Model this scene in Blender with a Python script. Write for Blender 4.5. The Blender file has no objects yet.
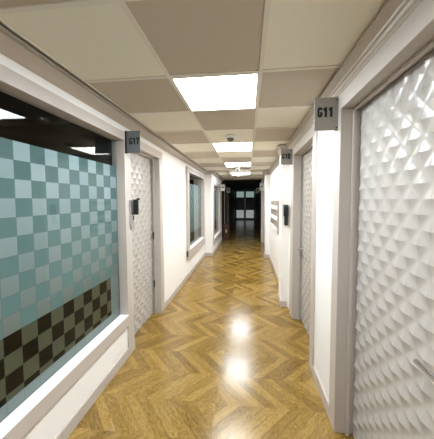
import bpy, bmesh, math
from mathutils import Vector, Matrix
S = bpy.context.scene
COL = S.collection

# ------------------------------------------------------------------ materials
def lin(c):
    return tuple(((v/255)/12.92 if v/255 <= .04045 else (((v/255)+.055)/1.055)**2.4) for v in c)
def mat(name, rgb, rough=.5, metal=0., spec=.5, emit=None, estr=0., noise=0., nscale=20., bump=0., coat=0.):
    m = bpy.data.materials.new(name); m.use_nodes = True
    nt = m.node_tree; b = nt.nodes['Principled BSDF']
    c = lin(rgb) + (1,)
    b.inputs['Base Color'].default_value = c
    b.inputs['Roughness'].default_value = rough
    b.inputs['Metallic'].default_value = metal
    b.inputs['Specular IOR Level'].default_value = spec
    b.inputs['Coat Weight'].default_value = coat
    if emit:
        b.inputs['Emission Color'].default_value = emit + (1,)
        b.inputs['Emission Strength'].default_value = estr
    if noise or bump:
        g = nt.nodes.new('ShaderNodeNewGeometry')
        n = nt.nodes.new('ShaderNodeTexNoise'); n.inputs['Scale'].default_value = nscale
        n.inputs['Detail'].default_value = 4
        nt.links.new(g.outputs['Position'], n.inputs['Vector'])
        if noise:
            r = nt.nodes.new('ShaderNodeMapRange')
            r.inputs['To Min'].default_value = 1-noise; r.inputs['To Max'].default_value = 1+noise
            nt.links.new(n.outputs['Fac'], r.inputs['Value'])
            mx = nt.nodes.new('ShaderNodeVectorMath'); mx.operation = 'SCALE'
            mx.inputs[0].default_value = c[:3]
            nt.links.new(r.outputs[0], mx.inputs['Scale'])
            nt.links.new(mx.outputs[0], b.inputs['Base Color'])
        if bump:
            bp = nt.nodes.new('ShaderNodeBump'); bp.inputs['Strength'].default_value = bump
            bp.inputs['Distance'].default_value = .002
            nt.links.new(n.outputs['Fac'], bp.inputs['Height'])
            nt.links.new(bp.outputs[0], b.inputs['Normal'])
    return m

class NT:
    """tiny helper for math node graphs"""
    def __init__(s, m): s.t = m.node_tree; s.N = s.t.nodes; s.L = s.t.links
    def put(s, sock, v):
        if isinstance(v, (int, float)): sock.default_value = v
        elif isinstance(v, tuple): sock.default_value = v
        else: s.L.new(v, sock)
    def m(s, op, a, b=0., c=0.):
        n = s.N.new('ShaderNodeMath'); n.operation = op
        for k, v in enumerate((a, b, c)): s.put(n.inputs[k], v)
        return n.outputs[0]
    def xyz(s):
        g = s.N.new('ShaderNodeNewGeometry'); p = s.N.new('ShaderNodeSeparateXYZ')
        s.L.new(g.outputs['Position'], p.inputs[0]); return p.outputs
    def comb(s, x, y, z):
        n = s.N.new('ShaderNodeCombineXYZ')
        for k, v in enumerate((x, y, z)): s.put(n.inputs[k], v)
        return n.outputs[0]
    def noise(s, vec, scale, detail=3., rough=.5, dist=0.):
        n = s.N.new('ShaderNodeTexNoise'); s.L.new(vec, n.inputs['Vector'])
        n.inputs['Scale'].default_value = scale; n.inputs['Detail'].default_value = detail
        n.inputs['Roughness'].default_value = rough; n.inputs['Distortion'].default_value = dist
        return n.outputs['Fac']
    def white(s, vec):
        n = s.N.new('ShaderNodeTexWhiteNoise'); n.noise_dimensions = '3D'; s.L.new(vec, n.inputs['Vector']); return n.outputs['Value']
    def mix(s, f, a, b, blend='MIX'):
        n = s.N.new('ShaderNodeMix'); n.data_type = 'RGBA'; n.blend_type = blend
        s.put(n.inputs[0], f); s.put(n.inputs[6], a); s.put(n.inputs[7], b); return n.outputs[2]
    def ramp(s, f, stops):
        n = s.N.new('ShaderNodeValToRGB'); s.L.new(f, n.inputs[0])
        e = n.color_ramp.elements
        while len(e) < len(stops): e.new(.5)
        for k, (p, c) in enumerate(stops): e[k].position = p; e[k].color = lin(c)+(1,)
        return n.outputs[0]

WHITE = mat('white_wall_paint', (243, 241, 238), .55, noise=.015, nscale=6)
TAUPE = mat('taupe_trim_paint', (190, 181, 173), .38, noise=.03, nscale=14)
CORN = mat('cornice_paint', (184, 173, 160), .35, noise=.03, nscale=14)
PANEL = mat('moulded_door_panel', (180, 175, 169), .24, noise=.03, nscale=9)
TBAR = mat('ceiling_grid_paint', (222, 215, 202), .45)
DARKMET = mat('black_plastic', (16, 18, 19), .3)
SILVER = mat('brushed_silver', (196, 196, 196), .32, .9)
CHROME = mat('chrome', (205, 208, 212), .12, 1.)
SIGNM = mat('grey_sign_plate', (156, 151, 144), .45, noise=.03, nscale=60)
SIGND = mat('dark_sign_plate', (104, 110, 110), .4, noise=.03, nscale=60)  # darker plate tone, for the G17 sign alone
SIGNB = mat('sign_bracket_metal', (150, 148, 145), .35, .6)
INK = mat('black_lettering', (8, 8, 9), .5)
BOXIN = mat('dark_interior', (30, 32, 37), .8)
GLOOM = mat('wall_shade_paint', (40, 35, 31), .6, noise=.2, nscale=3, spec=.2)  # wall colour darkened to put in the shade of the unlit far stretch
GLOOMC = mat('shaded_ceiling', (58, 56, 53), .8)  # ceiling beyond the last lights, their absence painted as a dark colour
BROWN = mat('brown_wood', (64, 36, 16), .4, noise=.25, nscale=8)
IVORY = mat('ivory_plastic', (228, 226, 220), .4)
GREEN = mat('smoked_sensor_plastic', (88, 98, 94), .35)
RACKM = mat('rack_board', (158, 147, 136), .5)
def lamp_mat(name, rgb, s):
    m = bpy.data.materials.new(name); m.use_nodes = True
    nt = m.node_tree; nt.nodes.clear()
    o = nt.nodes.new('ShaderNodeOutputMaterial'); e = nt.nodes.new('ShaderNodeEmission')
    e.inputs[0].default_value = rgb+(1,); e.inputs[1].default_value = s
    nt.links.new(e.outputs[0], o.inputs[0]); return m
LAMPC = lamp_mat('led_diffuser_cool', (.86, .94, 1.), 15.)
LAMPW = lamp_mat('led_diffuser_warm', (.98, .97, .92), 11.)
LAMPB = lamp_mat('led_diffuser_plain', (.95, .97, 1.), 12.)
LAMPF = lamp_mat('led_diffuser_neutral', (.92, .96, 1.), 13.)

def glass_mat():
    m = bpy.data.materials.new('window_glass'); m.use_nodes = True
    nt = m.node_tree; nt.nodes.clear()
    o = nt.nodes.new('ShaderNodeOutputMaterial'); mx = nt.nodes.new('ShaderNodeMixShader')
    f = nt.nodes.new('ShaderNodeFresnel'); f.inputs[0].default_value = 1.4
    t = nt.nodes.new('ShaderNodeBsdfTransparent'); t.inputs[0].default_value = (.93, .96, .96, 1)
    g = nt.nodes.new('ShaderNodeBsdfGlossy'); g.inputs['Roughness'].default_value = .01
    gm = nt.nodes.new('ShaderNodeNewGeometry'); mm = nt.nodes.new('ShaderNodeMath'); mm.operation = 'MULTIPLY'
    iv = nt.nodes.new('ShaderNodeMath'); iv.operation = 'SUBTRACT'; iv.inputs[0].default_value = 1.; nt.links.new(gm.outputs['Backfacing'], iv.inputs[1])
    nt.links.new(f.outputs[0], mm.inputs[0]); nt.links.new(iv.outputs[0], mm.inputs[1])
    nt.links.new(mm.outputs[0], mx.inputs[0]); nt.links.new(t.outputs[0], mx.inputs[1]); nt.links.new(g.outputs[0], mx.inputs[2])
    nt.links.new(mx.outputs[0], o.inputs[0]); return m
GLASS = glass_mat()

def film_mat():
    m = bpy.data.materials.new('frosted_checker_film'); m.use_nodes = True
    n = NT(m); b = n.N['Principled BSDF']
    x, y, z = n.xyz()
    u = n.m('DIVIDE', n.m('SUBTRACT', y, 1.2185), .1055)
    v = n.m('DIVIDE', n.m('SUBTRACT', 1.995, z), .11)
    iu, iv = n.m('FLOOR', u), n.m('FLOOR', v)
    odd = n.m('ABSOLUTE', n.m('MODULO', n.m('ADD', iu, iv), 2.))
    rnd = n.white(n.comb(iu, iv, 3.))
    rnd2 = n.white(n.comb(iu, iv, 8.))
    hz = n.m('DIVIDE', n.m('SUBTRACT', z, .9), 1.1)
    hz = n.m('MINIMUM', n.m('MAXIMUM', hz, 0.), 1.)
    light = n.mix(hz, lin((116, 117, 109))+(1,), lin((160, 173, 176))+(1,))
    teal = n.mix(hz, lin((98, 121, 118))+(1,), lin((80, 103, 101))+(1,))
    up = n.mix(odd, light, teal)
    up = n.mix(n.m('MULTIPLY', rnd, .3), up, lin((100, 124, 124))+(1,))
    dk = n.mix(odd, lin((82, 82, 64))+(1,), lin((8, 4, 1))+(1,))
    band = n.m('LESS_THAN', z, .895)
    c = n.mix(band, up, dk)
    rim = n.m('MAXIMUM', n.m('LESS_THAN', z, .525), n.m('GREATER_THAN', n.m('MULTIPLY', n.m('LESS_THAN', n.m('ABSOLUTE', n.m('SUBTRACT', y, 2.2)), .07), n.m('LESS_THAN', z, .895)), .5))
    c = n.mix(rim, c, lin((122, 130, 128))+(1,))
    # thin joints between the squares
    fu, fv = n.m('FRACT', u), n.m('FRACT', v)
    j = n.m('MAXIMUM', n.m('LESS_THAN', fu, .035), n.m('LESS_THAN', fv, .03))
    j = n.m('MULTIPLY', j, .35)
    c = n.mix(j, c, lin((58, 74, 72))+(1,))
    n.L.new(c, b.inputs['Base Color']); b.inputs['Roughness'].default_value = .55; b.inputs['Specular IOR Level'].default_value = .1
    return m
FILM = film_mat()

def floor_mat():
    m = bpy.data.materials.new('mirrored_oak_parquet'); m.use_nodes = True
    n = NT(m); b = n.N['Principled BSDF']
    x, y, z = n.xyz()
    sx = n.m('ADD', x, .25)
    ax = n.m('ABSOLUTE', sx)
    yy = n.m('SUBTRACT', y, 1.805)
    ty = n.m('PINGPONG', yy, .305)
    side = n.m('SIGN', sx)
    colm = n.m('FLOOR', n.m('DIVIDE', yy, .305))
    w = n.m('ADD', ax, ty)                     # rings
    s = n.m('SUBTRACT', ax, ty)                # along the plank
    q = n.m('DIVIDE', w, .098)
    ring = n.m('FLOOR', q)
    fr = n.m('FRACT', q)
    pid = n.comb(ring, colm, side)
    r1 = n.white(pid)
    r2 = n.white(n.comb(colm, side, n.m('ADD', ring, 11.)))
    off = n.m('MULTIPLY', r2, 40.)
    gv = n.comb(n.m('ADD', n.m('MULTIPLY', s, 2.2), off), n.m('MULTIPLY', w, 15.), off)
    grain = n.noise(gv, 3.2, 6., .62, .9)
    gv2 = n.comb(n.m('ADD', n.m('MULTIPLY', s, 5.), off), n.m('MULTIPLY', w, 90.), off)
    fine = n.noise(gv2, 2.2, 3., .6, .2)
    gv3 = n.comb(n.m('ADD', n.m('MULTIPLY', s, 1.5), off), n.m('MULTIPLY', w, 6.), off)
    band = n.m('ABSOLUTE', n.m('SINE', n.m('MULTIPLY', n.noise(gv3, 2.5, 2., .5, .4), 38.)))
    v = n.m('ADD', n.m('MULTIPLY', grain, .55), n.m('ADD', n.m('MULTIPLY', r1, .30), .07))
    v = n.m('ADD', v, n.m('MULTIPLY', n.m('SUBTRACT', fine, .5), .30))
    v = n.m('ADD', v, n.m('MULTIPLY', n.m('SUBTRACT', band, .6), .24))
    c = n.ramp(v, [(.12, (68, 46, 14)), (.34, (112, 86, 34)), (.58, (147, 117, 56)), (.85, (172, 143, 83))])
    edge = n.m('MAXIMUM', n.m('LESS_THAN', fr, .035), n.m('GREATER_THAN', fr, .965))
    c = n.mix(n.m('MULTIPLY', edge, .28), c, lin((84, 54, 20))+(1,))
    n.L.new(c, b.inputs['Base Color'])
    rr = n.m('ADD', .15, n.m('MULTIPLY', grain, .09))
    n.L.new(rr, b.inputs['Roughness'])
    bp = n.N.new('ShaderNodeBump'); bp.inputs['Strength'].default_value = .12; bp.inputs['Distance'].default_value = .002
    n.L.new(n.m('SUBTRACT', fine, n.m('MULTIPLY', edge, 1.)), bp.inputs['Height']); n.L.new(bp.outputs[0], b.inputs['Normal'])
    b.inputs['Specular IOR Level'].default_value = .5
    return m
FLOOR = floor_mat()

GX, GY, PT = -.5174, 1.5416, .6
def tile_mat():
    m = bpy.data.materials.new('two_tone_ceiling_tiles'); m.use_nodes = True
    n = NT(m); b = n.N['Principled BSDF']
    x, y, z = n.xyz()
    iu = n.m('FLOOR', n.m('DIVIDE', n.m('SUBTRACT', x, GX), PT))
    iv = n.m('FLOOR', n.m('DIVIDE', n.m('SUBTRACT', y, GY), PT))
    odd = n.m('ABSOLUTE', n.m('MODULO', n.m('ADD', iu, iv), 2.))
    c = n.mix(odd, lin((232, 226, 210))+(1,), lin((192, 180, 163))+(1,))
    g = n.N.new('ShaderNodeNewGeometry')
    sp = n.noise(g.outputs['Position'], 160., 3., .7)
    k = n.m('ADD', .93, n.m('MULTIPLY', sp, .14))
    vm = n.N.new('ShaderNodeVectorMath'); vm.operation = 'SCALE'; n.L.new(c, vm.inputs[0]); n.L.new(k, vm.inputs['Scale'])
    n.L.new(vm.outputs[0], b.inputs['Base Color']); b.inputs['Roughness'].default_value = .85
    b.inputs['Specular IOR Level'].default_value = .2
    return m
TILE = tile_mat()

def lattice_mat():
    """daylight seen through a lattice screen behind frosted glass"""
    m = bpy.data.materials.new('daylit_lattice_glass'); m.use_nodes = True
    n = NT(m); b = n.N['Principled BSDF']
    x, y, z = n.xyz()
    a = n.m('PINGPONG', n.m('ADD', x, z), .05); c = n.m('PINGPONG', n.m('SUBTRACT', x, z), .05)
    k = n.m('GREATER_THAN', n.m('MULTIPLY', n.m('SUBTRACT', a, .025), n.m('SUBTRACT', c, .025)), 0.)
    col = n.mix(k, lin((96, 104, 102))+(1,), lin((214, 222, 218))+(1,))
    n.L.new(col, b.inputs['Emission Color']); b.inputs['Emission Strength'].default_value = .2
    b.inputs['Base Color'].default_value = (.1, .1, .1, 1); b.inputs['Roughness'].default_value = .2
    return m
LATT = lattice_mat()
SKYL = mat('daylit_clear_glass', (20, 22, 22), .2, emit=lin((176, 200, 194)), estr=.16)

# ------------------------------------------------------------------ mesh helpers
def bx(bm, x0, x1, y0, y1, z0, z1, bev=0., seg=2):
    r = bmesh.ops.create_cube(bm, size=1.)
    vs = r['verts']
    bmesh.ops.scale(bm, vec=(abs(x1-x0), abs(y1-y0), abs(z1-z0)), verts=vs)
    bmesh.ops.translate(bm, vec=((x0+x1)/2, (y0+y1)/2, (z0+z1)/2), verts=vs)
    if bev:
        es = list({e for v in vs for e in v.link_edges})
        bmesh.ops.bevel(bm, geom=es, offset=bev, segments=seg, profile=.5, affect='EDGES')
def cyl(bm, a, b, r0, r1=None, n=24):
    a, b = Vector(a), Vector(b); d = b-a
    r = bmesh.ops.create_cone(bm, cap_ends=True, segments=n, radius1=r0, radius2=r0 if r1 is None else r1, depth=d.length)
    q = Vector((0, 0, 1)).rotation_difference(d.normalized())
    bmesh.ops.rotate(bm, cent=(0, 0, 0), matrix=q.to_matrix(), verts=r['verts'])
    bmesh.ops.translate(bm, vec=(a+b)/2, verts=r['verts'])
def lathe(bm, cx, cy, prof, n=32):
    rings = []
    for r, z in prof:
        rings.append([bm.verts.new((cx+r*math.cos(2*math.pi*k/n), cy+r*math.sin(2*math.pi*k/n), z)) for k in range(n)])
    for a, b in zip(rings, rings[1:]):
        for k in range(n): bm.faces.new((a[k], a[(k+1) % n], b[(k+1) % n], b[k]))
    bm.faces.new(rings[0]); bm.faces.new(list(reversed(rings[-1])))
def tube(bm, pts, r, n=12):
    pts = [Vector(p) for p in pts]; rings = []
    for i, p in enumerate(pts):
        t = (pts[min(i+1, len(pts)-1)]-pts[max(i-1, 0)]).normalized()
        q = Vector((0, 0, 1)).rotation_difference(t)
        rings.append([bm.verts.new(p + q @ Vector((r*math.cos(2*math.pi*k/n), r*math.sin(2*math.pi*k/n), 0))) for k in range(n)])
    for a, b in zip(rings, rings[1:]):
        for k in range(n): bm.faces.new((a[k], a[(k+1) % n], b[(k+1) % n], b[k]))
    bm.faces.new(rings[0]); bm.faces.new(rings[-1])
def obj(name, bm, m, parent=None, smooth=False, ang=24):
    bmesh.ops.recalc_face_normals(bm, faces=bm.faces)
    me = bpy.data.meshes.new(name); bm.to_mesh(me); bm.free()
    me.materials.append(m)
    if smooth:
        for p in me.polygons: p.use_smooth = True
        me.set_sharp_from_angle(angle=math.radians(ang))
    o = bpy.data.objects.new(name, me); COL.objects.link(o)
    if parent:
        o.parent = parent; o.matrix_parent_inverse = Matrix.Translation(-parent.location)
    return o
def boxes(name, m, lst, parent=None, bev=0.):
    bm = bmesh.new()
    for b in lst: bx(bm, *b, bev=bev)
    return obj(name, bm, m, parent)
def tag(o, label, cat, group=None, kind=None):
    o['label'] = label; o['category'] = cat
    if group: o['group'] = group
    if kind: o['kind'] = kind
    return o
def thing(name, loc, label, cat, group=None, kind=None):
    o = bpy.data.objects.new(name, None); COL.objects.link(o); o.location = loc
    o.empty_display_size = .05
    return tag(o, label, cat, group, kind)
def sweep(bm, path, prof):
    """closed profile [(offset to the right of travel, z)] swept along an xy polyline with mitred corners"""
    P = [Vector(p) for p in path]; rings = []
    for i, p in enumerate(P):
        d0 = (P[i]-P[i-1]).normalized() if i else None
        d1 = (P[i+1]-P[i]).normalized() if i < len(P)-1 else None
        n0 = Vector((d0.y, -d0.x)) if d0 else None
        n1 = Vector((d1.y, -d1.x)) if d1 else None
        if n0 is None: mv = n1
        elif n1 is None: mv = n0
        else: mv = (n0+n1)/(1+n0.dot(n1))
        rings.append([bm.verts.new((p.x+mv.x*o, p.y+mv.y*o, z)) for o, z in prof])
    k = len(prof)
    for a, b in zip(rings, rings[1:]):
        for j in range(k): bm.faces.new((a[j], a[(j+1) % k], b[(j+1) % k], b[j]))
    bm.faces.new(rings[0]); bm.faces.new(list(reversed(rings[-1])))
GLYPH = {   # heavy condensed strokes in a 0.6 x 1 box, half stroke width 0.1
    'G': [([(.5, .74), (.5, .80), (.42, .885), (.18, .885), (.1, .80), (.1, .20), (.18, .115), (.42, .115), (.5, .20), (.5, .40), (.30, .40)], False)],
    '0': [([(.2, .9), (.1, .78), (.1, .22), (.2, .1), (.4, .1), (.5, .22), (.5, .78), (.4, .9)], True)],
    '1': [([(.36, 0), (.36, 1.)], False), ([(.08, .72), (.3, .86)], False)],
    '7': [([(.04, .9), (.5, .9), (.26, 0.)], False)]}
def lettering(text, parent, cx, cz, y, w, h, thick=.0015):
    bm = bmesh.new(); adv = .70; hw = .155
    tot = adv*len(text)-.10
    for gi, ch in enumerate(text):
        for pts, closed in GLYPH[ch]:
            hw = .125 if ch == 'G' else .155
            P = [Vector(q) for q in pts]; n = len(P); rows = []
            for i in range(n):
                a = P[i-1] if (closed or i) else None
                c = P[(i+1) % n] if (closed or i < n-1) else None
                d0 = (P[i]-a).normalized() if a is not None else None
                d1 = (c-P[i]).normalized() if c is not None else None
                n0 = Vector((-d0.y, d0.x)) if d0 else None; n1 = Vector((-d1.y, d1.x)) if d1 else None
                mv = n1 if n0 is None else n0 if n1 is None else (n0+n1)/(1+n0.dot(n1))
                rows.append([(P[i]+mv*hw), (P[i]-mv*hw)])
            mk = lambda q, yy: bm.verts.new((cx+((gi*adv+q.x)/tot-.5)*w, yy, cz+(q.y-.5)*h))
            V = [(mk(l, y), mk(r, y), mk(r, y-thick), mk(l, y-thick)) for l, r in rows]
            for i in range(n if closed else n-1):
                A, B = V[i], V[(i+1) % n]
                for k in range(4): bm.faces.new((A[k], A[(k+1) % 4], B[(k+1) % 4], B[k]))
            if not closed: bm.faces.new(V[0]); bm.faces.new(V[-1][::-1])
    return obj('lettering', bm, INK, parent)

def spike_panel(bm, xb, y0, y1, z0, z1, sgn, ya, za, pitch=.0665, h=.0135, sub=6, thick=.025):
    """door leaf whose face (towards sgn*x) is a lattice of curved pyramids with diamond bases"""
    st = pitch/sub
    def snap(a, b, o):
        k0 = math.ceil((a-o)/st-1e-6); k1 = math.floor((b-o)/st+1e-6)
        v = [o+k*st for k in range(k0, k1+1)]
        if v[0]-a > 1e-5: v.insert(0, a)
        if b-v[-1] > 1e-5: v.append(b)
        return v
    Y, Zs = snap(y0, y1, ya), snap(z0, z1, za)
    def hh(y, z):
        a, b = (y-ya)/pitch, (z-za)/pitch
        # nearest peak with even index sum
        best = 9.
        for i in (math.floor(a), math.floor(a)+1):
            for j in (math.floor(b), math.floor(b)+1):
                if (i+j) % 2 == 0: best = min(best, abs(a-i)+abs(b-j))
        t = max(0., 1-best)
        return h*(.34*t+.66*t*t)
    g = [[bm.verts.new((xb+sgn*hh(y, z), y, z)) for z in Zs] for y in Y]
    for i in range(len(Y)-1):
        for j in range(len(Zs)-1):
            q = (g[i][j], g[i+1][j], g[i+1][j+1], g[i][j+1])
            a, b = ((Y[i]+Y[i+1])/2-ya)/pitch, ((Zs[j]+Zs[j+1])/2-za)/pitch
            if (math.floor(a)+math.floor(b)) % 2 == 0:      # peak at lower-left corner: valley runs down-right
                bm.faces.new((q[0], q[1], q[3])); bm.faces.new((q[1], q[2], q[3]))
            else:
                bm.faces.new((q[0], q[1], q[2])); bm.faces.new((q[0], q[2], q[3]))
    bx(bm, xb-sgn*thick, xb-sgn*.0005, y0, y1, z0, z1)

# ------------------------------------------------------------------ measures
H = 1.65; Z = 2.4633
XL = -1.255          # left wall face
XR = .628            # right wall face
XP = -1.03           # left wall face beyond the pier
Y0, YD, YE = -2.2, 9.35, 19.9
def st(name, o, label, cat): return tag(o, label, cat, kind='structure')

# floor, ceiling, walls
st('floor', boxes('floor', FLOOR, [(-1.6, 1.1, Y0-.2, YE+.3, -.06, 0)]), 'glossy golden oak parquet floor laid in mirrored diamonds', 'floor')
ce = st('ceiling', boxes('ceiling', TILE, [(-1.6, 1.1, Y0-.2, YD, Z+.004, Z+.06)]), 'suspended ceiling of cream and taupe square tiles', 'ceiling')
bars = []
for k in range(-1, 4):
    xx = GX+PT*(k-1)
    bars.append((xx-.012, xx+.012, Y0-.1, YD, Z-.002, Z+.01))
bm = bmesh.new()
for b in bars: bx(bm, *b)
for j in range(-6, 14):
    yy = GY+PT*j
    for k in range(-2, 2):
        xx = GX+PT*k
        bx(bm, xx+.012, xx+PT-.012, yy-.012, yy+.012, Z-.002, Z+.01)
obj('ceiling_grid', bm, TBAR, ce)
boxes('shaded_ceiling', GLOOMC, [(-1.6, 1.1, YD+.001, YE+.3, Z-.02, Z+.06)], ce)

W = .115      # left wall thickness of the recesses
lw = [(XL-.13, XL, Y0, 2.28+.02, 0, .40), (XL-.13, XL, Y0, 2.30, 2.29, Z+.02),
      (XL-.13, XL, Y0, -.66, .40, 2.29),
      (XL-.13, XL, 2.30, 2.385, .0, Z+.02), (XL-.13, XL, 2.385, 3.26, 2.27, Z+.02),
      (XL-.13, XL, 3.26, 4.78, 0, Z+.02), (XL-.13, XL, 4.78, 6.56, 0, .50), (XL-.13, XL, 4.78, 6.56, 2.28, Z+.02),
      (XL-.13, XL, 6.56, 6.76, 0, Z+.02),
      (XL-.13, XP, 6.76, 7.04, 0, Z+.02), (XP-.12, XP, 7.04, 8.78, 0, .40), (XP-.12, XP, 7.04, 8.78, 2.17, Z+.02), (XP-.12, XP, 8.78, YD, 0, Z+.02)]
wl = st('wall_left', boxes('wall_left', WHITE, lw), 'white painted corridor wall on the left with windows and a pier', 'wall')
boxes('shaded_wall', GLOOM, [(XP-.12, XP, YD+.001, YE+.05, 0, Z-.02)] +
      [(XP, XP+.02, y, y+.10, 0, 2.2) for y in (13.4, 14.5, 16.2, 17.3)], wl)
boxes('dark_door_casing', TAUPE, [(XP+.0005, XP+.025, y, y+.12, 0, 2.3) for y in (10.4, 11.7, 12.6)], wl)
rw = [(XR, XR+.2, Y0, .63, 0, Z+.02), (XR, XR+.2, .63, 1.69, 2.29, Z+.02), (XR, XR+.2, 1.69, 2.30, 0, Z+.02),
      (XR, XR+.2, 2.30, 3.29, 2.29, Z+.02), (XR, XR+.2, 3.29, YD, 0, Z+.02),
      (.518, XR, 3.62, 3.90, 0, Z+.02), (.505, XR, 6.70, 7.0, 0, Z+.02)]
wr = st('wall_right', boxes('wall_right', WHITE, rw), 'white painted corridor wall on the right with two columns', 'wall')
boxes('shaded_wall', GLOOM, [(XR, XR+.2, YD+.001, YE+.05, 0, Z-.02)] +
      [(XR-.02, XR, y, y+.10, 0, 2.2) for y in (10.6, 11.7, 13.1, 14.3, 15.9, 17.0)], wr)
# grey timber casing at the mouth of the unlit stretch
boxes('trim_5', TAUPE, [(.53, XR-.001, 9.2, 9.34, 0, 2.40)], bev=.004)
st('', bpy.data.objects['trim_5'], 'taupe door casing where the right wall turns dark', 'trim')
st('wall_back', boxes('wall_back', WHITE, [(-1.6, 1.1, Y0-.1, Y0, 0, Z+.02)]), 'white wall closing the corridor behind the viewer', 'wall')
st('wall_end', boxes('wall_end', GLOOM, [(-1.6, -1.0, YE-.06, YE+.1, 0, Z+.02), (.62, 1.1, YE-.06, YE+.1, 0, Z+.02), (-1.0, .62, YE-.06, YE+.1, 2.52, Z+.04)]),
   'shade-darkened wall around the far glass doors', 'wall')

# office behind the left windows (dark)
st('wall_office', boxes('wall_office', BOXIN, [(-3.4, -3.3, -.8, 2.4, 0, 2.5), (-3.3, XL-.14, -.9, -.8, 0, 2.5), (-3.3, XL-.14, 2.32, 2.4, 0, 2.5),
      (-3.3, XL-.14, -.8, 2.32, 2.46, 2.54), (-3.3, XL-.14, -.8, 2.32, -.05, 0.)]), 'dark office interior behind the first left window', 'wall')
st('wall_store', boxes('wall_store', BOXIN, [(-2.4, -2.3, 4.6, 9.0, 0, 2.5), (-2.3, XL-.14, 4.5, 4.6, 0, 2.5), (-2.3, XL-.14, 9.0, 9.1, 0, 2.5),
      (-2.3, XL-.14, 4.6, 9.0, 2.46, 2.54), (-2.3, XL-.14, 4.6, 9.0, -.05, 0.)]), 'dark room interior behind the two far left windows', 'wall')

# cornices
cl = [(-.02, 2.402), (.004, 2.402), (.010, 2.408), (.018, 2.408), (.026, 2.416), (.05, 2.428), (.08, 2.436), (.098, 2.439), (.104, 2.441), (.1042, Z-.002), (.113, Z-.002), (.1132, 2.446), (.121, 2.446), (.1212, Z-.002), (.136, Z-.002), (-.02, Z-.002)]
bm = bmesh.new()
sweep(bm, [(XL, Y0), (XL, 6.76), (XP-.0, 6.76), (XP, YD)], [(o*(1. if True else 1), z) for o, z in cl])
st('', obj('trim_1', bm, CORN), 'taupe moulded cornice along the top of the left wall', 'cornice')
cr = [(-.02, 2.352), (.008, 2.352), (.016, 2.360), (.016, 2.368), (.010, 2.371), (.020, 2.380), (.026, 2.392), (.020, 2.396), (.032, 2.402), (.036, 2.412), (.032, 2.416), (.052, 2.430), (.064, 2.438), (.070, 2.440), (.070, Z-.014), (.058, Z-.012), (.058, Z-.002), (-.02, Z-.002)]
bm = bmesh.new()
sweep(bm, [(XR, YD), (XR, 7.0), (.505, 7.0), (.505, 6.70), (XR, 6.70), (XR, 3.90), (.518, 3.90), (.518, 3.62), (XR, 3.62), (XR, Y0)], cr)
st('', obj('trim_2', bm, CORN), 'taupe moulded cornice wrapping the columns along the right wall', 'cornice')

# skirtings
sk = [(-.01, 0.), (.014, 0.), (.014, .088), (.008, .098), (-.01, .098)]
bm = bmesh.new()
sweep(bm, [(XL, Y0), (XL, 2.30)], sk); sweep(bm, [(XL, 3.34), (XL, 6.76), (XP, 6.76), (XP, YD)], sk)
st('', obj('baseboard_left', bm, TAUPE), 'taupe skirting board along the foot of the left wall', 'baseboard')
bm = bmesh.new()
sweep(bm, [(XR, YD-.16), (XR, 7.0), (.505, 7.0), (.505, 6.70), (XR, 6.70), (XR, 3.90), (.518, 3.90), (.518, 3.62), (XR-.02, 3.62)], sk)
sweep(bm, [(XR, 2.21), (XR, 1.76)], sk); sweep(bm, [(XR, .55), (XR, Y0)], sk)
st('', obj('baseboard_right', bm, TAUPE), 'taupe skirting board along the foot of the right wall', 'baseboard')

# ------------------------------------------------------------------ windows
def window(name, label, xw, y0, y1, z0, z1, rec, film_top, cas, sill, clear_until=None):
    """xw = casing face; opening y0..y1, z0..z1; pane recessed by rec"""
    w = thing(name, (xw-.02, (y0+y1)/2, z0), label, 'window', kind='structure')
    xg = xw-rec
    bm = bmesh.new()
    for b in cas: bx(bm, *b, bev=.003)
    obj('window_frame', bm, TAUPE, w)
    bm = bmesh.new(); bx(bm, *sill, bev=.004); obj('window_sill', bm, TAUPE, w)
    sb = boxes('sill_lit_top', WHITE, [(xg, sill[1]+.002, sill[2], min(sill[3], y1+(.0 if xw < -1.23 else .1)), sill[5], sill[5]+.006)], w, bev=.001)  # white layer added to paint the bright light on the taupe sill top
    boxes('glass_pane', GLASS, [(xg-.006, xg, y0, y1, z0, z1)], w)
    boxes('frosted_film', FILM, [(xg-.0095, xg-.0075, y0 if clear_until is None else y0, y1, z0, film_top)], w)
    return w
F = -1.240
w1 = window('window_1', 'large left office window with frosted checkered film and dark squares', F, -.62, 2.28, .445, 2.257, .085, 1.995,
    [(XL-.11, F, -.72, 2.285, 2.257, 2.342), (XL-.11, F, 2.28, 2.405, .098, 2.257), (XL-.001, F+.003, 2.28, 2.412, 0, .12), (XL-.11, F, -.72, -.62, .12, 2.257)],
    (XL-.11, F+.004, -.7, 2.28, .335, .445))
G = XL+.043
w2 = window('window_2', 'narrow frosted window in white wall between left door and pier', G, 4.84, 6.50, .60, 2.235, .085, 2.03,
    [(XL-.10, G, 4.70, 4.84, .47, 2.235), (XL-.10, G, 6.50, 6.64, .47, 2.235), (XL-.10, G, 4.70, 6.64, 2.235, 2.34)],
    (XL-.10, G+.004, 4.70, 6.64, .40, .60))
G3 = XP+.02
w3 = window('window_3', 'far left frosted window beyond the projecting pier', G3, 7.1, 8.72, .46, 2.12, .08, 1.95,
    [(XP-.10, G3, 6.92, 7.1, .36, 2.12), (XP-.10, G3, 8.72, 8.86, .36, 2.12), (XP-.10, G3, 6.92, 8.86, 2.12, 2.22)],
    (XP-.10, G3+.004, 6.92, 8.86, .28, .46))

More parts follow.
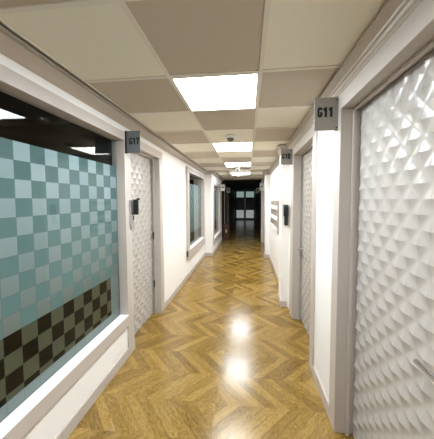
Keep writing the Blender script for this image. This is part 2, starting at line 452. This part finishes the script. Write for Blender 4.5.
# ------------------------------------------------------------------ doors
# left door (between first window and white wall)
d1 = thing('door_1', (XL-.08, 2.82, 0), 'white left door with raised diamond pattern under sign G17', 'door', kind='structure')
bm = bmesh.new(); spike_panel(bm, -1.366, 2.412, 3.205, .012, 2.24, 1, 2.60, 1.12); obj('door_panel', bm, PANEL, d1, True, 17)
bm = bmesh.new()
for b in [(XL-.14, F, 3.23, 3.345, 0, 2.243), (XL-.14, F, 2.405, 3.345, 2.243, 2.342), (-1.338, -1.318, 3.205, 3.232, 0, 2.243), (-1.338, -1.318, 2.41, 3.21, 2.222, 2.243)]: bx(bm, *b, bev=.003)
obj('door_frame', bm, TAUPE, d1)
for zz in (1.15, .45):
    bm = bmesh.new(); cyl(bm, (-1.333, 3.2, zz-.05), (-1.333, 3.2, zz+.05), .009); obj('hinge', bm, DARKMET, d1, True)
# right near door
FR = .614
d2 = thing('door_2', (XR+.08, 1.16, 0), 'white right foreground door with raised diamond pattern beside sign G11', 'door', kind='structure')
bm = bmesh.new(); spike_panel(bm, .738, .70, 1.648, .012, 2.243, -1, 1.0205, 1.519); obj('door_panel', bm, PANEL, d2, True, 17)
bm = bmesh.new()
for b in [(FR, XR+.14, 1.655, 1.765, 0, 2.25), (FR, XR+.14, .55, 1.765, 2.25, 2.353), (FR, XR+.14, .55, .66, 0, 2.25),
          (.688, .712, 1.638, 1.656, 0, 2.25), (.688, .712, .66, 1.65, 2.232, 2.25)]: bx(bm, *b, bev=.003)
obj('door_frame', bm, TAUPE, d2)
bm = bmesh.new()
cyl(bm, (.735, .80, 1.016), (.722, .80, 1.016), .027); cyl(bm, (.722, .80, 1.016), (.662, .80, 1.016), .011)
tube(bm, [(.668, .795, 1.016), (.661, .815, 1.016), (.660, .84, 1.016), (.660, .963, 1.016)], .0105)
hd = obj('door_handle', bm, CHROME, d2, True); hd['label'] = 'straight chrome lever handle'
# right second door
d3 = thing('door_3', (XR+.08, 2.80, 0), 'white right door with raised diamond pattern next to the column with sign G10', 'door', kind='structure')
bm = bmesh.new(); spike_panel(bm, .738, 2.336, 3.245, .012, 2.243, -1, 2.70, 1.519); obj('door_panel', bm, PANEL, d3, True, 17)
bm = bmesh.new()
for b in [(FR, XR+.14, 3.25, 3.45, 0, 2.25), (FR, XR+.14, 2.215, 3.45, 2.25, 2.353), (FR, XR+.14, 2.215, 2.33, 0, 2.25),
          (.688, .712, 3.232, 3.25, 0, 2.25), (.688, .712, 2.33, 3.24, 2.232, 2.25)]: bx(bm, *b, bev=.003)
obj('door_frame', bm, TAUPE, d3)
bm = bmesh.new()
cyl(bm, (.735, 3.17, 1.0), (.722, 3.17, 1.0), .026); cyl(bm, (.722, 3.17, 1.0), (.672, 3.17, 1.0), .010)
tube(bm, [(.676, 3.175, 1.0), (.668, 3.155, 1.0), (.667, 3.12, 1.0), (.667, 3.04, 1.0)], .010)
obj('door_handle', bm, CHROME, d3, True)
# far glazed double door
BLK = mat('black_door_paint', (18, 16, 15), .35)
d4 = thing('door_4', (-.2, YE-.05, 0), 'black double doors with daylit glass panes closing the far end', 'door', kind='structure')
boxes('door_frame', BLK, [(-1.04, -1.0, YE-.1, YE, 0, 2.52), (.60, .64, YE-.1, YE, 0, 2.52), (-1.04, .64, YE-.1, YE, 2.45, 2.52)], d4)
for x0, x1, l0, l1, hx in ((-1.0, -.215, -.92, -.30, -.62), (-.195, .60, -.12, .54, .19)):
    lf = boxes('door_leaf', BLK, [(x0, l0, YE-.05, YE, 0, 2.45), (l1, x1, YE-.05, YE, 0, 2.45), (l0, l1, YE-.05, YE, 0, .13), (l0, l1, YE-.05, YE, .80, 1.87), (l0, l1, YE-.05, YE, 2.36, 2.45)], d4)
    boxes('upper_pane', SKYL, [(l0, l1, YE-.03, YE-.02, 1.87, 2.36)], lf)
    boxes('lower_pane', LATT, [(l0, l1, YE-.03, YE-.02, .13, .80)], lf)
    bm = bmesh.new()
    tube(bm, [(hx+.16*math.cos(t), YE-.06-.05*math.sin((t-1.2)/3.9*math.pi), 1.15+.17*math.sin(t)) for t in [1.2+.39*k for k in range(11)]], .018)
    obj('pull_handle', bm, CHROME, lf, True)

# ------------------------------------------------------------------ ceiling lights and devices
def light(j, m, label):
    x0, y0 = GX+.014, GY+PT*j+.014; x1, y1 = GX+PT-.014, GY+PT*(j+1)-.014
    t = thing('ceiling_light', ((x0+x1)/2, (y0+y1)/2, Z), label, 'light', 'square led panels set in the ceiling')
    f = .008
    boxes('frame', IVORY, [(x0, x1, y0, y0+f, Z-.006, Z+.003), (x0, x1, y1-f, y1, Z-.006, Z+.003), (x0, x0+f, y0+f, y1-f, Z-.006, Z+.003), (x1-f, x1, y0+f, y1-f, Z-.006, Z+.003)], t)
    boxes('diffuser', m, [(x0+f, x1-f, y0+f, y1-f, Z-.003, Z+.001)], t)
light(0, LAMPC, 'nearest and largest bright square ceiling light panel')
light(3, LAMPW, 'warm white ceiling light panel just past the smoke detector')
light(6, LAMPF, 'third ceiling light panel, just past the white ceiling camera')
light(9, LAMPF, 'smallest and farthest lit ceiling light panel')
light(-3, LAMPB, 'ceiling light panel overhead behind the viewer')

t = thing('smoke_detector', (-.215, 3.0, Z), 'round ivory smoke detector with a grey tip on the ceiling tile', 'smoke detector')
bm = bmesh.new(); lathe(bm, -.215, 3.0, [(.066, Z-.004), (.068, Z-.010), (.066, Z-.024), (.052, Z-.034), (.04, Z-.036)]); obj('base', bm, IVORY, t, True)
bm = bmesh.new(); lathe(bm, -.215, 3.0, [(.046, Z-.036), (.044, Z-.050), (.034, Z-.064), (.014, Z-.072), (.004, Z-.073)]); obj('sensor_head', bm, GREEN, t, True)
t = thing('security_camera', (-.24, 5.9, Z), 'small white ceiling camera with a dark lens between the far lights', 'camera')
bm = bmesh.new(); lathe(bm, -.24, 5.9, [(.05, Z-.004), (.05, Z-.012), (.03, Z-.018), (.026, Z-.03)]); obj('mount', bm, IVORY, t, True)
bm = bmesh.new(); lathe(bm, -.24, 5.9, [(.03, Z-.022), (.055, Z-.028), (.06, Z-.05), (.055, Z-.08), (.03, Z-.096), (.006, Z-.10)]); obj('body', bm, IVORY, t, True)
bm = bmesh.new(); cyl(bm, (-.24, 5.852, Z-.06), (-.24, 5.83, Z-.063), .032, .024); obj('lens', bm, DARKMET, t, True)
t = thing('ceiling_sensor', (-.30, 7.70, Z), 'tiny white sensor on the ceiling beyond the last light', 'sensor')
bm = bmesh.new(); lathe(bm, -.30, 7.70, [(.045, Z-.004), (.047, Z-.02), (.04, Z-.035), (.01, Z-.06)]); obj('body', bm, IVORY, t, True)

# ------------------------------------------------------------------ room signs
def sign(label, x0, x1, y, z0, z1, text=None, tw=.1, th=.07, tx=None, tz=None, wall=1, small=False, strip=.02, bmtl=None, pm=None):
    xw = x1 if wall > 0 else x0
    t = thing('room_sign', (xw, y, (z0+z1)/2), label, 'sign', 'projecting room number signs along the corridor')
    boxes('plate', pm or (IVORY if small else SIGNM), [(x0, x1, y-.004, y+.004, z0, z1)], t, bev=.0012)
    if small: 
        boxes('lettering', INK, [(x0+.05, x1-.05, y-.0052, y-.0042, (z0+z1)/2-.01, (z0+z1)/2+.035)], t)
        return t
    s0, s1 = (x1-strip, x1+.001) if wall > 0 else (x0-.001, x0+strip)
    boxes('bracket', bmtl or SIGNB, [(s0, s1, y-.008, y+.008, z0-.004, z1+.002)], t, bev=.001)
    for zz in (z0+.016, z1-.02):
        bm = bmesh.new(); cyl(bm, ((s0+s1)/2, y-.008, zz), ((s0+s1)/2, y-.012, zz), .005); obj('bolt', bm, DARKMET, t, True)
    lettering(text, t, tx if tx else (x0+x1)/2, tz if tz else (z0+z1)/2+.01, y-.0042, tw, th)
    return t
sign('grey projecting sign reading G11 beside the right foreground door', .459, FR-.001, 1.71, 2.127, 2.349, 'G11', .102, .066, .531, 2.25)
sign('grey projecting sign reading G10 beside the first right column', .4615, FR-.001, 3.36, 2.14, 2.347, 'G10', .106, .070, .534, 2.255)
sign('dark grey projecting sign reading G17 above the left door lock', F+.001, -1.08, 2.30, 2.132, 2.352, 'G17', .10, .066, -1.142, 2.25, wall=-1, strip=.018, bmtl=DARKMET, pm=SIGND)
sign('small white sign on the left wall beyond the far window', XP, -.86, 9.0, 2.0, 2.25, wall=-1, small=True)
sign('small white sign at the taupe casing behind the far right column', .47, .66-.031, 9.19, 2.01, 2.30, small=True)
sign('dim sign projecting from the shade-darkened wall on the left', XP, -.84, 11.5, 2.0, 2.26, wall=-1, small=True)
sign('tiny sign on the dark right wall, nearer of two', .44, XR, 12.2, 2.02, 2.28, small=True)
sign('tiny sign on the dark right wall, closest to the glass doors', .40, XR, 14.6, 2.02, 2.28, small=True)

# ------------------------------------------------------------------ wall devices
t = thing('door_lock', (F, 2.375, 1.58), 'silver and black electronic lock beside the left door', 'lock')
boxes('back_plate', SILVER, [(F+.001, F+.016, 2.350, 2.409, 1.51, 1.655), (-1.30, F+.014, 2.4125, 2.4145, 1.52, 1.64)], t, bev=.003)
bm = bmesh.new(); bx(bm, -1.30, F+.066, 2.414, 2.438, 1.495, 1.66, bev=.005); o = obj('housing', bm, DARKMET, t); o['label'] = 'black lock housing'
boxes('latch_tab', DARKMET, [(F+.05, F+.082, 2.416, 2.436, 1.655, 1.672)], o, bev=.002)
t = thing('key_box', (F, 2.375, 1.43), 'small silver box hanging just below the left door lock', 'box')
boxes('body', SILVER, [(F+.001, F+.022, 2.350, 2.408, 1.365, 1.495)], t, bev=.004)
boxes('slot', DARKMET, [(F+.022, F+.026, 2.384, 2.405, 1.435, 1.488)], t, bev=.001)
bm = bmesh.new(); cyl(bm, (F+.012, 2.37, 1.365), (F+.012, 2.37, 1.335), .007); obj('pin', bm, SILVER, t, True)

t = thing('card_reader', (.575, 3.62, 1.42), 'black two-part card reader on the front of the first right column', 'card reader')
bm = bmesh.new(); bx(bm, .540, .606, 3.545, 3.6195, 1.405, 1.575, bev=.008); u = obj('upper_body', bm, DARKMET, t)
boxes('display', mat('dark_display', (52, 58, 58), .15), [(.552, .588, 3.5425, 3.5448, 1.49, 1.555)], u)
boxes('visor', DARKMET, [(.536, .608, 3.53, 3.555, 1.566, 1.578)], u, bev=.002)
bm = bmesh.new(); bx(bm, .552, .604, 3.568, 3.6195, 1.268, 1.404, bev=.007); lo = obj('lower_body', bm, DARKMET, t)
bm = bmesh.new()
for zz in (1.30, 1.325, 1.35, 1.375):
    for xx in (.565, .579, .593): bx(bm, xx-.004, xx+.004, 3.5655, 3.5675, zz-.006, zz+.006)
obj('keypad', bm, mat('grey_keys', (60, 62, 64), .5), lo)

t = thing('literature_rack', (XR, 5.3, 1.3), 'white three-tier brochure rack on right wall between the columns', 'rack')
boxes('back_board', RACKM, [(XR-.016, XR-.001, 4.55, 5.80, .98, 1.64)], t, bev=.002)
for zz in (1.02, 1.235, 1.45):
    boxes('shelf', WHITE, [(XR-.06, XR-.016, 4.55, 5.80, zz, zz+.012), (XR-.06, XR-.052, 4.55, 5.80, zz+.012, zz+.085)], t, bev=.001)
boxes('side_panel', RACKM, [(XR-.06, XR-.016, 5.80, 5.815, 1.0, 1.62)], t)
boxes('side_panel', RACKM, [(XR-.06, XR-.016, 4.535, 4.55, 1.0, 1.62)], t)
t = thing('light_switch', (XP, 8.95, 1.33), 'small white switch on the wall beside the far left window', 'switch')
boxes('plate', IVORY, [(XP+.0005, XP+.012, 8.91, 8.99, 1.28, 1.38)], t, bev=.002); boxes('rocker', IVORY, [(XP+.012, XP+.017, 8.93, 8.97, 1.305, 1.355)], t, bev=.001)

t = thing('wooden_cabinet', (-.87, 9.8, 0), 'low dark brown cabinet standing at the left where the corridor darkens', 'cabinet')
boxes('body', BROWN, [(XP+.03, -.745, 9.62, 10.1, .04, .60)], t, bev=.004)
boxes('top', BROWN, [(XP+.02, -.735, 9.60, 10.12, .60, .625)], t, bev=.003)
boxes('plinth', BROWN, [(XP+.04, -.755, 9.64, 10.08, 0, .04)], t)
dd = boxes('door', BROWN, [(XP+.04, -.755, 9.602, 9.62, .06, .58)], t, bev=.003)
bm = bmesh.new(); bx(bm, -.89, -.85, 9.595, 9.603, .31, .43, bev=.003); obj('handle', bm, IVORY, dd)

# ------------------------------------------------------------------ world, camera, colour
w = bpy.data.worlds.new('World'); S.world = w; w.use_nodes = True
w.node_tree.nodes['Background'].inputs[0].default_value = (.9, .95, 1, 1)
w.node_tree.nodes['Background'].inputs[1].default_value = .05
cam = bpy.data.cameras.new('Camera'); co = bpy.data.objects.new('Camera', cam); COL.objects.link(co)
r = Vector((.99437744, .10584482, -.00322091)); f = Vector((-.10587235, .99310355, -.05036246)); u = Vector((-.0021319, .0504203, .99872581))
M = Matrix((r, u, -f)).transposed().to_4x4(); M.translation = Vector((0, 0, H)); co.matrix_world = M
cam.sensor_fit = 'HORIZONTAL'; cam.sensor_width = 36; cam.lens = 234.0831/434*36
cam.shift_x = -(222.485-217)/434; cam.shift_y = -(219.5-211.873)/434
cam.clip_start = .02
S.camera = co
vs = S.view_settings; vs.view_transform = 'Standard'; vs.look = 'None'; vs.gamma = 1; vs.use_curve_mapping = False
vs.exposure = 1.65
